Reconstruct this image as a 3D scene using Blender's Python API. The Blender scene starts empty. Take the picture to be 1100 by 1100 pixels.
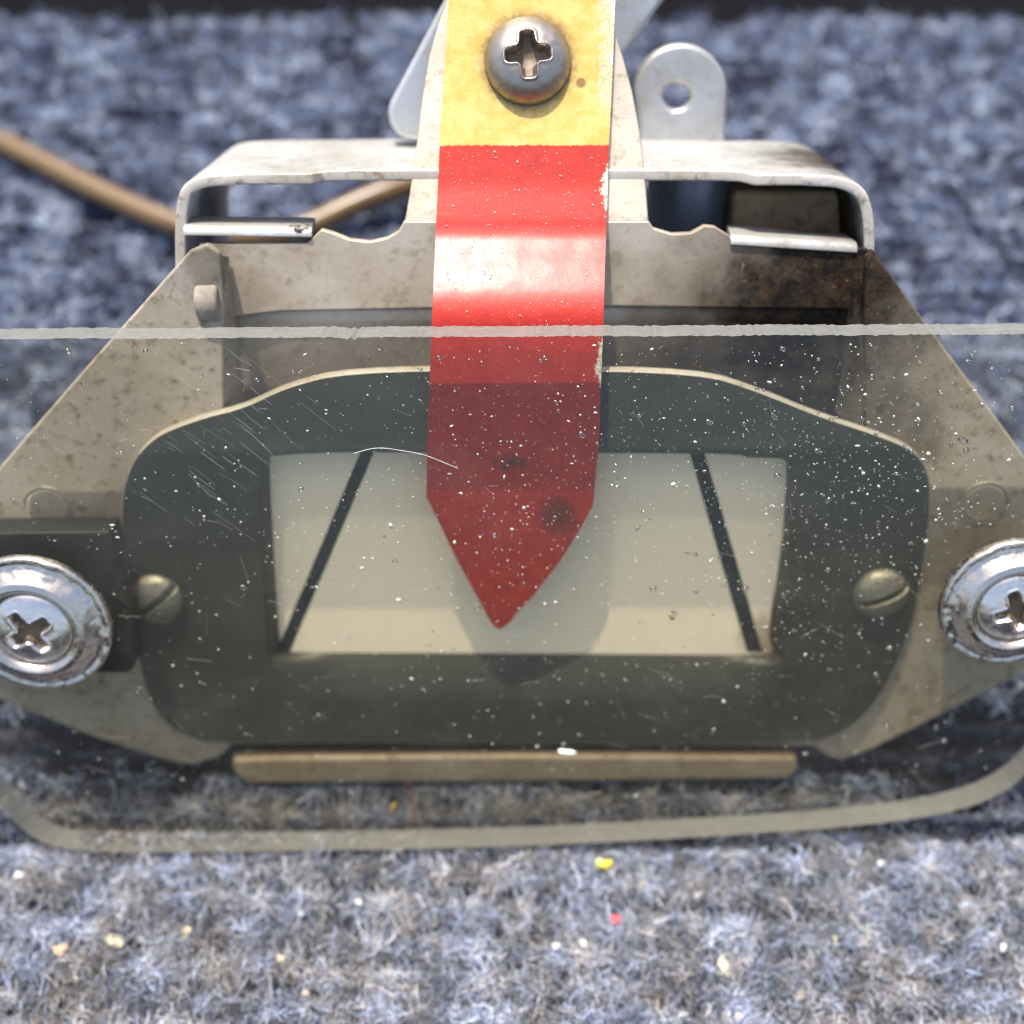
import bpy, bmesh, math, random
import numpy as np
from mathutils import Matrix, Vector

# ------------------------------------------------------------------ units: millimetres in the code, metres in the scene
S = 0.001
random.seed(7)
rng = np.random.default_rng(7)
C = bpy.context.scene.collection
LEAN = math.radians(33)          # the instrument leans back on the carpet
ELEV = math.radians(27)          # camera above the instrument's own axis
DIST = 115.0
FPX = 1235.0
ROOT = Matrix.Translation((0, 0, 38.2 * S)) @ Matrix.Rotation(math.radians(90) - LEAN, 4, 'X')

# ------------------------------------------------------------------ camera
cam = bpy.data.cameras.new('camera')
camo = bpy.data.objects.new('camera', cam)
C.objects.link(camo)
bpy.context.scene.camera = camo
camo.matrix_world = ROOT @ Matrix.Rotation(-ELEV, 4, 'X') @ Matrix.Translation((0, 0, DIST * S))
cam.sensor_width = 36
cam.lens = 36 * FPX / 1100
cam.clip_start = 0.002
cam.clip_end = 20
cam.dof.use_dof = True
cam.dof.focus_distance = 0.1085
cam.dof.aperture_fstop = cam.lens / 3.0

# ------------------------------------------------------------------ world, sun, exposure
sc = bpy.context.scene
world = bpy.data.worlds.new('World')
sc.world = world
world.use_nodes = True
wn = world.node_tree
bg = wn.nodes['Background']
sky = wn.nodes.new('ShaderNodeTexSky')
sky.sky_type = 'NISHITA'
sky.sun_disc = False
SUN_LOCAL = Vector((-0.14, math.sin(math.radians(75.3)), math.cos(math.radians(75.3)))).normalized()
SUN_W = (ROOT.to_3x3() @ SUN_LOCAL).normalized()
sky.sun_elevation = math.asin(SUN_W.z)
sky.sun_rotation = math.atan2(SUN_W.x, SUN_W.y)
sky.air_density = 1.0
sky.dust_density = 4.0
sky.ozone_density = .5
wn.links.new(sky.outputs[0], bg.inputs[0])
bg.inputs[1].default_value = 0.15
sun = bpy.data.lights.new('sun', 'SUN')
sun.energy = 3.4
sun.angle = math.radians(0.5)
sun.color = (1.0, 0.95, 0.87)
suno = bpy.data.objects.new('sun', sun)
C.objects.link(suno)
suno.rotation_euler = SUN_W.to_track_quat('Z', 'Y').to_euler()
suno.location = (0, 0, 1)
sc.view_settings.view_transform = 'Standard'
sc.view_settings.look = 'None'
sc.view_settings.gamma = 1
sc.view_settings.use_curve_mapping = False
sc.view_settings.exposure = 1.2
sc.cycles.use_denoising = True
sc.cycles.filter_width = 1.1
sc.cycles.transparent_max_bounces = 24
sc.cycles.max_bounces = 8
sc.cycles.sample_clamp_indirect = 6

# ------------------------------------------------------------------ geometry helpers
CAM = Vector((0, DIST * math.sin(ELEV), DIST * math.cos(ELEV)))
RC = Matrix.Rotation(-ELEV, 3, 'X')

def px(u, v, z):
    """where the sight line through photo point (u, v) meets the instrument's plane z (mm)"""
    d = RC @ Vector(((u - 550) / FPX, -(v - 550) / FPX, -1))
    t = (z - CAM.z) / d.z
    return Vector((CAM.x + d.x * t, CAM.y + d.y * t, z))

def ground(u, v, h=0.0):
    """the same for the carpet, height h (mm), in world mm"""
    p = ROOT @ (CAM * S)
    d = ROOT.to_3x3() @ (RC @ Vector(((u - 550) / FPX, -(v - 550) / FPX, -1)))
    t = (h * S - p.z) / d.z
    q = p + d * t
    return Vector((q.x / S, q.y / S, h))

def chaikin(pts, n=2, closed=True, q=0.25):
    for _ in range(n):
        out = []
        m = len(pts)
        rngi = range(m) if closed else range(m - 1)
        if not closed:
            out.append(pts[0])
        for i in rngi:
            a, b = pts[i], pts[(i + 1) % m]
            out.append(tuple(a[k] * (1 - q) + b[k] * q for k in range(len(a))))
            out.append(tuple(a[k] * q + b[k] * (1 - q) for k in range(len(a))))
        if not closed:
            out.append(pts[-1])
        pts = out
    return pts

def link(name, me, mats, parent=None, smooth=False):
    o = bpy.data.objects.new(name, me)
    C.objects.link(o)
    for m in (mats if isinstance(mats, (list, tuple)) else [mats]):
        me.materials.append(m)
    if smooth:
        me.shade_smooth()
    if parent is not None:
        o.parent = parent
    return o

def mesh(name, verts, faces, mats, parent=None, smooth=False, idx=None):
    me = bpy.data.meshes.new(name)
    me.from_pydata([tuple(c * S for c in v) for v in verts], [], faces)
    if idx is not None:
        me.polygons.foreach_set('material_index', idx)
    me.update()
    return link(name, me, mats, parent, smooth)

def bevel(o, w, seg=2, angle=35):
    m = o.modifiers.new('bevel', 'BEVEL')
    m.width = w * S
    m.segments = seg
    m.limit_method = 'ANGLE'
    m.angle_limit = math.radians(angle)
    m.harden_normals = False
    o.data.shade_smooth()
    try:
        o.modifiers.new('wn', 'WEIGHTED_NORMAL').keep_sharp = True
    except Exception:
        pass
    return o

def slab(name, pts, z0, th, mats, parent=None, holes=(), bev=0.15, zf=None, edge_idx=0):
    """flat sheet, outline in local mm (x, y), front at z0, thickness th"""
    bm = bmesh.new()
    loops = [pts] + list(holes)
    edges = []
    for lp in loops:
        vs = [bm.verts.new((p[0] * S, p[1] * S, z0 * S)) for p in lp]
        for i in range(len(vs)):
            edges.append(bm.edges.new((vs[i], vs[(i + 1) % len(vs)])))
    if holes:
        bmesh.ops.triangle_fill(bm, use_beauty=True, use_dissolve=False, edges=edges)
    else:
        bm.faces.new([v for v in bm.verts])
    bmesh.ops.recalc_face_normals(bm, faces=bm.faces[:])
    for f in bm.faces:
        if f.normal.z < 0:
            f.normal_flip()
    front = bm.faces[:]
    r = bmesh.ops.extrude_face_region(bm, geom=front)
    nv = [g for g in r['geom'] if isinstance(g, bmesh.types.BMVert)]
    for v in nv:
        v.co.z -= th * S
    bmesh.ops.recalc_face_normals(bm, faces=bm.faces[:])
    if edge_idx:
        for f in bm.faces:
            if abs(f.normal.z) < 0.5:
                f.material_index = edge_idx
    me = bpy.data.meshes.new(name)
    bm.to_mesh(me)
    bm.free()
    o = link(name, me, mats, parent)
    if bev:
        bevel(o, bev)
    return o

def pslab(name, ppts, z0, th, mats, parent=None, holes=(), **k):
    f = lambda L: [tuple(px(u, v, z0))[:2] for u, v in L]
    return slab(name, f(ppts), z0, th, mats, parent, [f(h) for h in holes], **k)

def sheet(name, rows, th, mats, parent, bev=0.1, cols=8, smooth=True):
    """bent strip: rows of (left, right) local points; thickness th behind it"""
    verts, faces = [], []
    for a, b in rows:
        for c in range(cols + 1):
            t = c / cols
            verts.append(tuple(a[k] * (1 - t) + b[k] * t for k in range(3)))
    w = cols + 1
    for r in range(len(rows) - 1):
        for c in range(cols):
            faces.append((r * w + c, (r + 1) * w + c, (r + 1) * w + c + 1, r * w + c + 1))
    o = mesh(name, verts, faces, mats, parent, smooth)
    m = o.modifiers.new('solid', 'SOLIDIFY')
    m.thickness = th * S
    m.offset = -1
    m.use_rim = True
    if len(mats if isinstance(mats, (list, tuple)) else [mats]) > 1:
        m.material_offset_rim = 1
    if bev:
        bevel(o, bev, 2, 50)
    return o

def disc(name, R, hf, mat, parent, M, nr=48, na=160, skirt=1.0, mask=None):
    """turned head: height field hf(x, y) (arrays, mm) over a disc of radius R, set by matrix M (mm)"""
    rr = (np.arange(1, nr + 1) / nr) * R
    aa = np.arange(na) / na * 2 * math.pi
    X = (rr[:, None] * np.cos(aa)[None]).ravel()
    Y = (rr[:, None] * np.sin(aa)[None]).ravel()
    Z = hf(X, Y)
    V = [(0, 0, float(hf(np.array([0.0]), np.array([0.0]))[0]))] + list(zip(X, Y, Z))
    for a in aa:
        V.append((R * math.cos(a), R * math.sin(a), -skirt))
    F = []
    for i in range(na):
        F.append((0, 1 + i, 1 + (i + 1) % na))
    for r in range(nr):
        o0, o1 = 1 + r * na, 1 + (r + 1) * na
        for i in range(na):
            j = (i + 1) % na
            F.append((o0 + i, o1 + i, o1 + j, o0 + j))
    idx = None
    if mask is not None:
        A = np.array(V)
        mk_ = mask(A[:, 0], A[:, 1])
        idx = [1 if np.mean([mk_[i] for i in f]) > .5 and max(f) < len(V) - na else 0 for f in F]
        mat = [mat, M_recess]
    V = [tuple(M @ Vector(v)) for v in V]
    return mesh(name, V, F, mat, parent, True, idx)

def prism(name, M, R, L, mat, parent, n=40, bev=0.15):
    V, F = [], []
    for z in (0, L):
        for i in range(n):
            a = i / n * 2 * math.pi
            V.append(tuple(M @ Vector((R * math.cos(a), R * math.sin(a), z))))
    for i in range(n):
        F.append((i, (i + 1) % n, n + (i + 1) % n, n + i))
    F.append(tuple(range(n))[::-1]); F.append(tuple(range(n, 2 * n)))
    o = mesh(name, V, F, mat, parent)
    return bevel(o, bev)

def sstep(e0, e1, x):
    t = np.clip((x - e0) / (e1 - e0), 0, 1)
    return t * t * (3 - 2 * t)

_tab = rng.random((256, 256))
def vnoise(x, y):
    xi, yi = np.floor(x).astype(int), np.floor(y).astype(int)
    fx, fy = x - xi, y - yi
    fx, fy = fx * fx * (3 - 2 * fx), fy * fy * (3 - 2 * fy)
    g = lambda a, b: _tab[a % 256, b % 256]
    return (g(xi, yi) * (1 - fx) + g(xi + 1, yi) * fx) * (1 - fy) + (g(xi, yi + 1) * (1 - fx) + g(xi + 1, yi + 1) * fx) * fy

# ------------------------------------------------------------------ material helpers
class MT:
    def __init__(s, name):
        s.m = bpy.data.materials.new(name)
        s.m.use_nodes = True
        s.t = s.m.node_tree
        s.b = s.t.nodes['Principled BSDF']
        s.out = s.t.nodes['Material Output']
        tc = s.t.nodes.new('ShaderNodeTexCoord')
        mp = s.t.nodes.new('ShaderNodeMapping')
        mp.inputs['Scale'].default_value = (1000, 1000, 1000)
        s.t.links.new(tc.outputs['Object'], mp.inputs['Vector'])
        s.co = mp.outputs['Vector']
    def n(s, t, **k):
        x = s.t.nodes.new(t)
        for a, b in k.items():
            setattr(x, a, b)
        return x
    def l(s, a, b):
        s.t.links.new(a, b)
    def noise(s, scale, detail=4, rough=.6, vec=None, stretch=None):
        x = s.n('ShaderNodeTexNoise')
        x.inputs['Scale'].default_value = scale
        x.inputs['Detail'].default_value = detail
        x.inputs['Roughness'].default_value = rough
        v = vec or s.co
        if stretch:
            mp = s.n('ShaderNodeMapping')
            mp.inputs['Scale'].default_value = stretch[:3]
            if len(stretch) > 3:
                mp.inputs['Rotation'].default_value = (0, 0, stretch[3])
            s.l(v, mp.inputs['Vector']); v = mp.outputs['Vector']
        s.l(v, x.inputs['Vector'])
        return x.outputs['Fac']
    def ramp(s, fac, a, b, c0=0.0, c1=1.0):
        x = s.n('ShaderNodeMapRange')
        x.interpolation_type = 'SMOOTHSTEP'
        x.inputs['From Min'].default_value = a
        x.inputs['From Max'].default_value = b
        x.inputs['To Min'].default_value = c0
        x.inputs['To Max'].default_value = c1
        s.l(fac, x.inputs['Value'])
        return x.outputs['Result']
    def mix(s, fac, a, b):
        x = s.n('ShaderNodeMix', data_type='RGBA')
        for k, v in ((0, fac), (6, a), (7, b)):
            if isinstance(v, (int, float)):
                x.inputs[k].default_value = v
            elif isinstance(v, (tuple, list)):
                x.inputs[k].default_value = tuple(v) + (1,) if len(v) == 3 else v
            else:
                s.l(v, x.inputs[k])
        return x.outputs[2]
    def math(s, op, a, b=None, c=None):
        x = s.n('ShaderNodeMath', operation=op)
        for k, v in enumerate((a, b, c)):
            if v is None: continue
            if isinstance(v, (int, float)): x.inputs[k].default_value = v
            else: s.l(v, x.inputs[k])
        return x.outputs[0]
    def dist(s, p, stretch=(1, 1, 1)):
        """distance from local mm point p"""
        a = s.n('ShaderNodeVectorMath', operation='SUBTRACT')
        s.l(s.co, a.inputs[0]); a.inputs[1].default_value = p
        m = s.n('ShaderNodeVectorMath', operation='MULTIPLY')
        s.l(a.outputs[0], m.inputs[0]); m.inputs[1].default_value = stretch
        b = s.n('ShaderNodeVectorMath', operation='LENGTH')
        s.l(m.outputs[0], b.inputs[0])
        return b.outputs['Value']
    def bump(s, h, strength=.3, d=0.1):
        x = s.n('ShaderNodeBump')
        x.inputs['Strength'].default_value = strength
        x.inputs['Distance'].default_value = d * S
        s.l(h, x.inputs['Height'])
        s.l(x.outputs[0], s.b.inputs['Normal'])
        return x
    def set(s, **k):
        for a, v in k.items():
            i = s.b.inputs[a.replace('_', ' ')]
            if isinstance(v, (int, float)): i.default_value = v
            elif isinstance(v, tuple): i.default_value = v + (1,) if len(v) == 3 else v
            else: s.l(v, i)
        return s

def sheet_metal(name, base, stains=(), dirt=0.5, rough=.42, metal=.35, speck=.5):
    """dull plated sheet with grime; stains = (point, radius, strength)"""
    m = MT(name)
    big = m.noise(.12, 5, .65)
    med = m.noise(.7, 6, .7)
    fine = m.noise(5.0, 3, .6)
    col = m.mix(m.ramp(big, .35, .7), base, tuple(c * k for c, k in zip(base, (.78, .74, .66))))
    spk = m.ramp(fine, .62, .70)
    spk = m.math('MULTIPLY', spk, m.ramp(med, .42, .62))
    col = m.mix(m.math('MULTIPLY', spk, speck), col, (.07, .05, .035))
    dm = m.ramp(med, .50, .70)
    col = m.mix(m.math('MULTIPLY', dm, dirt), col, (.16, .11, .065))
    if stains:
        wob = m.math('MULTIPLY', m.math('SUBTRACT', m.noise(.35, 6, .7), .5), 14.0)
        tot = None
        for p, r, k in stains:
            d = m.math('ADD', m.dist(p), wob)
            f = m.ramp(d, r * .2, r * 1.15, k, 0.0)
            tot = f if tot is None else m.math('MAXIMUM', tot, f)
        rust = m.mix(m.ramp(m.noise(.45, 7, .8), .42, .62), (.008, .006, .005), (.040, .025, .014))
        rust = m.mix(m.math('MULTIPLY', m.ramp(m.noise(1.6, 6, .8), .60, .68), m.ramp(m.noise(.3, 2, .5), .42, .55)), rust, (.34, .17, .06))
        m.set(Specular_IOR_Level=m.math('MULTIPLY_ADD', tot, -.35, .5))
        col = m.mix(tot, col, rust)
        rg = m.math('MULTIPLY_ADD', tot, .35, rough)
        m.set(Roughness=rg, Metallic=m.math('MULTIPLY_ADD', tot, -metal, metal))
    else:
        m.set(Roughness=m.ramp(med, .3, .8, rough - .06, rough + .16), Metallic=metal)
    m.set(Base_Color=col)
    h = m.math('ADD', m.math('MULTIPLY', fine, .5), med)
    m.bump(h, .35, .12)
    return m.m

STAIN = [(tuple(px(905, 290, -12)), 18, 1.0), (tuple(px(850, 350, -12)), 19, 1.0), (tuple(px(780, 390, -12)), 15, .85), (tuple(px(940, 440, -9)), 9, .75),
         (tuple(px(900, 215, -20)), 15, 1.0), (tuple(px(975, 470, -9)), 5, .7),
         (tuple(px(95, 440, -9)), 10, .22), (tuple(px(150, 500, -9)), 7, .35), (tuple(px(1040, 600, -9)), 8, .35), (tuple(px(225, 275, -9)), 6, .6), (tuple(px(245, 330, -13)), 7, .3)]
M_face = sheet_metal('cream_plated_sheet', (.40, .355, .285), STAIN, .95, .45, .15, 1.0)
M_wall = sheet_metal('dull_wall_sheet', (.50, .43, .34), STAIN, .45, .4, .25, .8)
M_shell = sheet_metal('bright_zinc_sheet', (.50, .50, .48), [(tuple(px(333, 246, -15)), 1.6, 1.0), (tuple(px(905, 215, -24)), 17, 1.0), (tuple(px(215, 230, -24)), 9, .75)], .45, .38, .45)
M_tab = sheet_metal('speckled_tab_sheet', (.46, .41, .33), (), .75, .36, .3, 1.0)
M_raw = sheet_metal('gritty_cut_edge', (.50, .46, .40), (), .8, .5, .15, 1.0)
M_lug = sheet_metal('silver_lug', (.44, .45, .46), (), .3, .35, .5, .2)
M_grey = sheet_metal('grey_coil', (.20, .22, .25), (), .2, .4, .5, .2)
M_rusty = sheet_metal('rusty_block', (.50, .34, .18), (), .9, .6, .1, .9)
M_lip = sheet_metal('cream_lip', (.25, .21, .15), (), 1.0, .4, .1, .6)

def paint_dark():
    m = MT('dark_olive_paint')
    n1 = m.noise(.25, 5, .6); n2 = m.noise(6, 3, .6)
    col = m.mix(n1, (.026, .031, .025), (.044, .047, .038))
    sp = m.ramp(n2, .70, .76)
    col = m.mix(m.math('MULTIPLY', sp, .4), col, (.20, .16, .10))
    m.set(Base_Color=col, Roughness=m.ramp(m.noise(.8, 5, .7), .3, .7, .38, .55))
    m.bump(n2, .12, .05)
    return m.m
M_bezel = paint_dark()
M_bezel_edge = sheet_metal('lit_bare_bezel_edge', (.36, .34, .28), (), .5, .4, .2, .6)  # bare edge, coloured pale to carry the sunlit line along it

def dial_mat():
    m = MT('cream_dial')
    n1 = m.noise(.10, 4, .6); n2 = m.noise(.9, 5, .65)
    col = m.mix(n1, (.94, .85, .67), (.90, .80, .61))
    col = m.mix(m.math('MULTIPLY', m.ramp(n2, .66, .76), .35), col, (.42, .32, .16))
    w = m.math('ADD', m.dist(tuple(px(838, 690, -8.8))), m.math('MULTIPLY', m.math('SUBTRACT', m.noise(.8, 5, .7), .5), 7))
    col = m.mix(m.ramp(w, 1.0, 6.0, .8, 0), col, (.20, .11, .045))
    m.set(Base_Color=col, Roughness=.5)
    return m.m
M_dial = dial_mat()
mk = MT('marker_black'); mk.set(Base_Color=mk.mix(mk.ramp(mk.noise(3, 4, .7), .58, .7), (.012, .016, .020), (.07, .08, .08)), Roughness=.5); M_black = mk.m
mk = MT('black_pad'); mk.set(Base_Color=mk.mix(mk.ramp(mk.noise(1.3, 5, .7), .6, .8), (.008, .008, .009), (.05, .045, .04)), Roughness=.45); M_pad = mk.m

def steel(name, base, rough, grime, grime_col=(.06, .045, .03), scale=1.0):
    m = MT(name)
    n1 = m.noise(1.1 * scale, 6, .7); n2 = m.noise(6 * scale, 4, .7)
    g = m.math('MULTIPLY', m.ramp(n1, .48, .68), grime)
    g = m.math('MAXIMUM', g, m.math('MULTIPLY', m.ramp(n2, .64, .72), grime * .8))
    m.set(Base_Color=m.mix(g, base, grime_col), Metallic=m.math('MULTIPLY_ADD', g, -.7, 1.0),
          Roughness=m.math('ADD', m.math('MULTIPLY', g, .4), m.ramp(n2, .3, .7, rough, rough + .1)))
    m.bump(m.math('ADD', n1, m.math('MULTIPLY', n2, .4)), .3, .12)
    return m.m
M_chrome = steel('chromed_steel', (.56, .50, .43), .16, .55)
M_screw = steel('plated_screw_steel', (.74, .68, .62), .2, .3, (.10, .06, .03))
M_dark_screw = steel('oiled_screw_steel', (.34, .30, .26), .3, .5, (.10, .06, .035))
M_recess = sheet_metal('recess_brown', (.11, .075, .045), (), .7, .55, .1, .8)  # dark brown set on the faces inside the screw recesses
M_brass = steel('dull_brass_screw', (.33, .32, .27), .5, .7, (.06, .05, .03))

def pointer_mat():
    m = MT('pointer_paint')
    sep = m.n('ShaderNodeSeparateXYZ'); m.l(m.co, sep.inputs[0])
    n1 = m.noise(.5, 5, .65); n2 = m.noise(5, 4, .7); n3 = m.noise(1.6, 6, .75)
    yb = Y_EDGE
    yy = m.math('ADD', sep.outputs['Y'], m.math('MULTIPLY', m.math('SUBTRACT', m.noise(2.0, 3, .6), .5), .35))
    up = m.ramp(yy, yb - .06, yb + .06)
    yellow = m.mix(m.ramp(n1, .35, .65), (.44, .29, .065), (.50, .36, .12))
    yellow = m.mix(m.math('MULTIPLY', m.ramp(n2, .58, .66), m.ramp(n3, .38, .56, 0, .85)), yellow, (.16, .10, .04))
    # dirt ring round the screw and a small dark drip spot
    ring = m.math('ADD', m.dist(SCREW_C), m.math('MULTIPLY', m.math('SUBTRACT', n3, .5), 2.2))
    yellow = m.mix(m.ramp(ring, 3.9, 5.4, .85, 0), yellow, (.09, .06, .03))
    yellow = m.mix(m.ramp(m.dist(SPOT_C), .35, .65, .8, 0), yellow, (.12, .06, .02))
    red = m.mix(m.ramp(n1, .3, .7), (.36, .024, .012), (.29, .015, .010))
    red = m.mix(m.math('MULTIPLY', m.ramp(n3, .63, .74), .55), red, (.08, .012, .012))
    sm = m.math('ADD', m.dist(SMUDGE_C, (1, 1, .3)), m.math('MULTIPLY', m.math('SUBTRACT', n3, .5), 5))
    red = m.mix(m.ramp(sm, .8, 3.0, .7, 0), red, (.045, .018, .02))
    sm2 = m.math('ADD', m.dist(SMUDGE_B, (.6, 1.2, .3)), m.math('MULTIPLY', m.math('SUBTRACT', m.noise(1.3, 5, .7), .5), 4))
    red = m.mix(m.ramp(sm2, .2, 1.2, .85, 0), red, (.03, .014, .014))
    red = m.mix(m.math('MULTIPLY', m.ramp(m.noise(.9, 6, .8, stretch=(1, .4, 1)), .60, .72), .5), red, (.10, .015, .015))
    col = m.mix(up, red, yellow)
    # bare chips along the right-hand edge
    x = m.math('SUBTRACT', sep.outputs['X'], XR)
    chip = m.math('ADD', x, m.math('MULTIPLY', m.math('SUBTRACT', m.noise(.55, 5, .7), .5), 5.0))
    lo = m.ramp(sep.outputs['Y'], 10.5, 14.0)
    chipf = m.math('MULTIPLY', m.ramp(chip, .35, .5), lo)
    wear = m.math('MULTIPLY', m.ramp(m.math('ADD', x, m.math('MULTIPLY', n3, 6.0)), 1.6, 2.5), m.ramp(sep.outputs['Y'], yb + 2, yb + 5))
    for cp, cr in ((CHIP_A, 1.9), (CHIP_B, 1.5)):
        dd = m.math('ADD', m.dist(cp, (1.2, .42, .42)), m.math('MULTIPLY', m.math('SUBTRACT', m.noise(1.4, 5, .75), .5), 2.4))
        chipf = m.math('MAXIMUM', chipf, m.ramp(dd, cr * .55, cr * .62, 1, 0))
    chipf = m.math('MAXIMUM', chipf, m.math('MULTIPLY', wear, m.ramp(n2, .42, .55)))
    col = m.mix(chipf, col, m.mix(m.ramp(n2, .45, .6), (.72, .67, .56), (.30, .22, .12)))
    spk = m.math('MULTIPLY', m.ramp(m.noise(9, 2, .5), .70, .75), .7)
    col = m.mix(spk, col, (.75, .66, .60))
    m.set(Base_Color=col, Roughness=m.ramp(n1,   .3, .7, .30, .38), Coat_Weight=.0, Specular_IOR_Level=.36, Coat_Roughness=.3)
    m.bump(m.math('ADD', m.math('MULTIPLY', n2, .35), m.math('MULTIPLY', m.noise(.35, 2, .5), 2)), .25, .10)
    return m.m

# ------------------------------------------------------------------ carpet (structure + fuzz)
PER = 3.5
def carpet_h(x, y):
    ph = y + (vnoise(x / 9.0 + 31, y / 9.0 + 7) - .5) * 2.4 + x * .045
    r = np.cos(ph * 2 * math.pi / PER)
    tuft = vnoise(x / .9 + 5, y / .8 + 90) - .5
    tuft2 = vnoise(x / 2.3 + 50, y / 1.7 + 20) - .5
    return -2.1 + 1.6 * r + .9 * tuft + .7 * tuft2 + (vnoise(x / .35, y / .35) - .5) * .35

Y_BACK = ground(550, 10).y
y0, y1 = ground(550, 1100).y - 25, Y_BACK
def build_carpet():
    xs = np.arange(-105, 105.01, .42)
    ys = np.arange(y0, y1, .42)
    X, Y = np.meshgrid(xs, ys)
    Z = carpet_h(X, Y)
    # the far edge rolls over
    e = np.clip((Y - (y1 - 5 - (X * .02))) / 5, 0, 1)
    Z = Z - 9 * e ** 2.2
    nx, ny = len(xs), len(ys)
    V = np.stack([X.ravel(), Y.ravel(), Z.ravel()], 1) * S
    i = np.arange(nx * ny).reshape(ny, nx)
    F = np.stack([i[:-1, :-1].ravel(), i[:-1, 1:].ravel(), i[1:, 1:].ravel(), i[1:, :-1].ravel()], 1)
    me = bpy.data.meshes.new('carpet')
    me.vertices.add(len(V)); me.vertices.foreach_set('co', V.ravel())
    me.loops.add(F.size); me.loops.foreach_set('vertex_index', F.ravel().astype(np.int32))
    me.polygons.add(len(F)); me.polygons.foreach_set('loop_start', np.arange(0, F.size, 4, dtype=np.int32))
    me.update(); me.validate()
    m = MT('carpet_yarn')
    c = m.mix(m.ramp(m.noise(.8, 6, .75), .38, .62), (.010, .011, .018), (.05, .058, .09))
    c = m.mix(m.ramp(m.noise(1.7, 4, .7), .55, .68), c, (.10, .10, .10))
    m.set(Base_Color=c, Roughness=.95, Specular_IOR_Level=.1)
    o = link('carpet', me, m.m, None, True)
    o['kind'] = 'structure'
    # near-black plane below the carpet, showing past its far edge
    fl = MT('near_black_plane'); fl.set(Base_Color=fl.mix(fl.noise(.05, 5, .6), (.004, .004, .005), (.009, .009, .011)), Roughness=1.0, Specular_IOR_Level=0.0)
    f = mesh('floor', [(-600, y0 - 200, -13), (600, y0 - 200, -13), (600, 900, -13), (-600, 900, -13)], [(0, 1, 2, 3)], fl.m)
    f['kind'] = 'structure'

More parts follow.
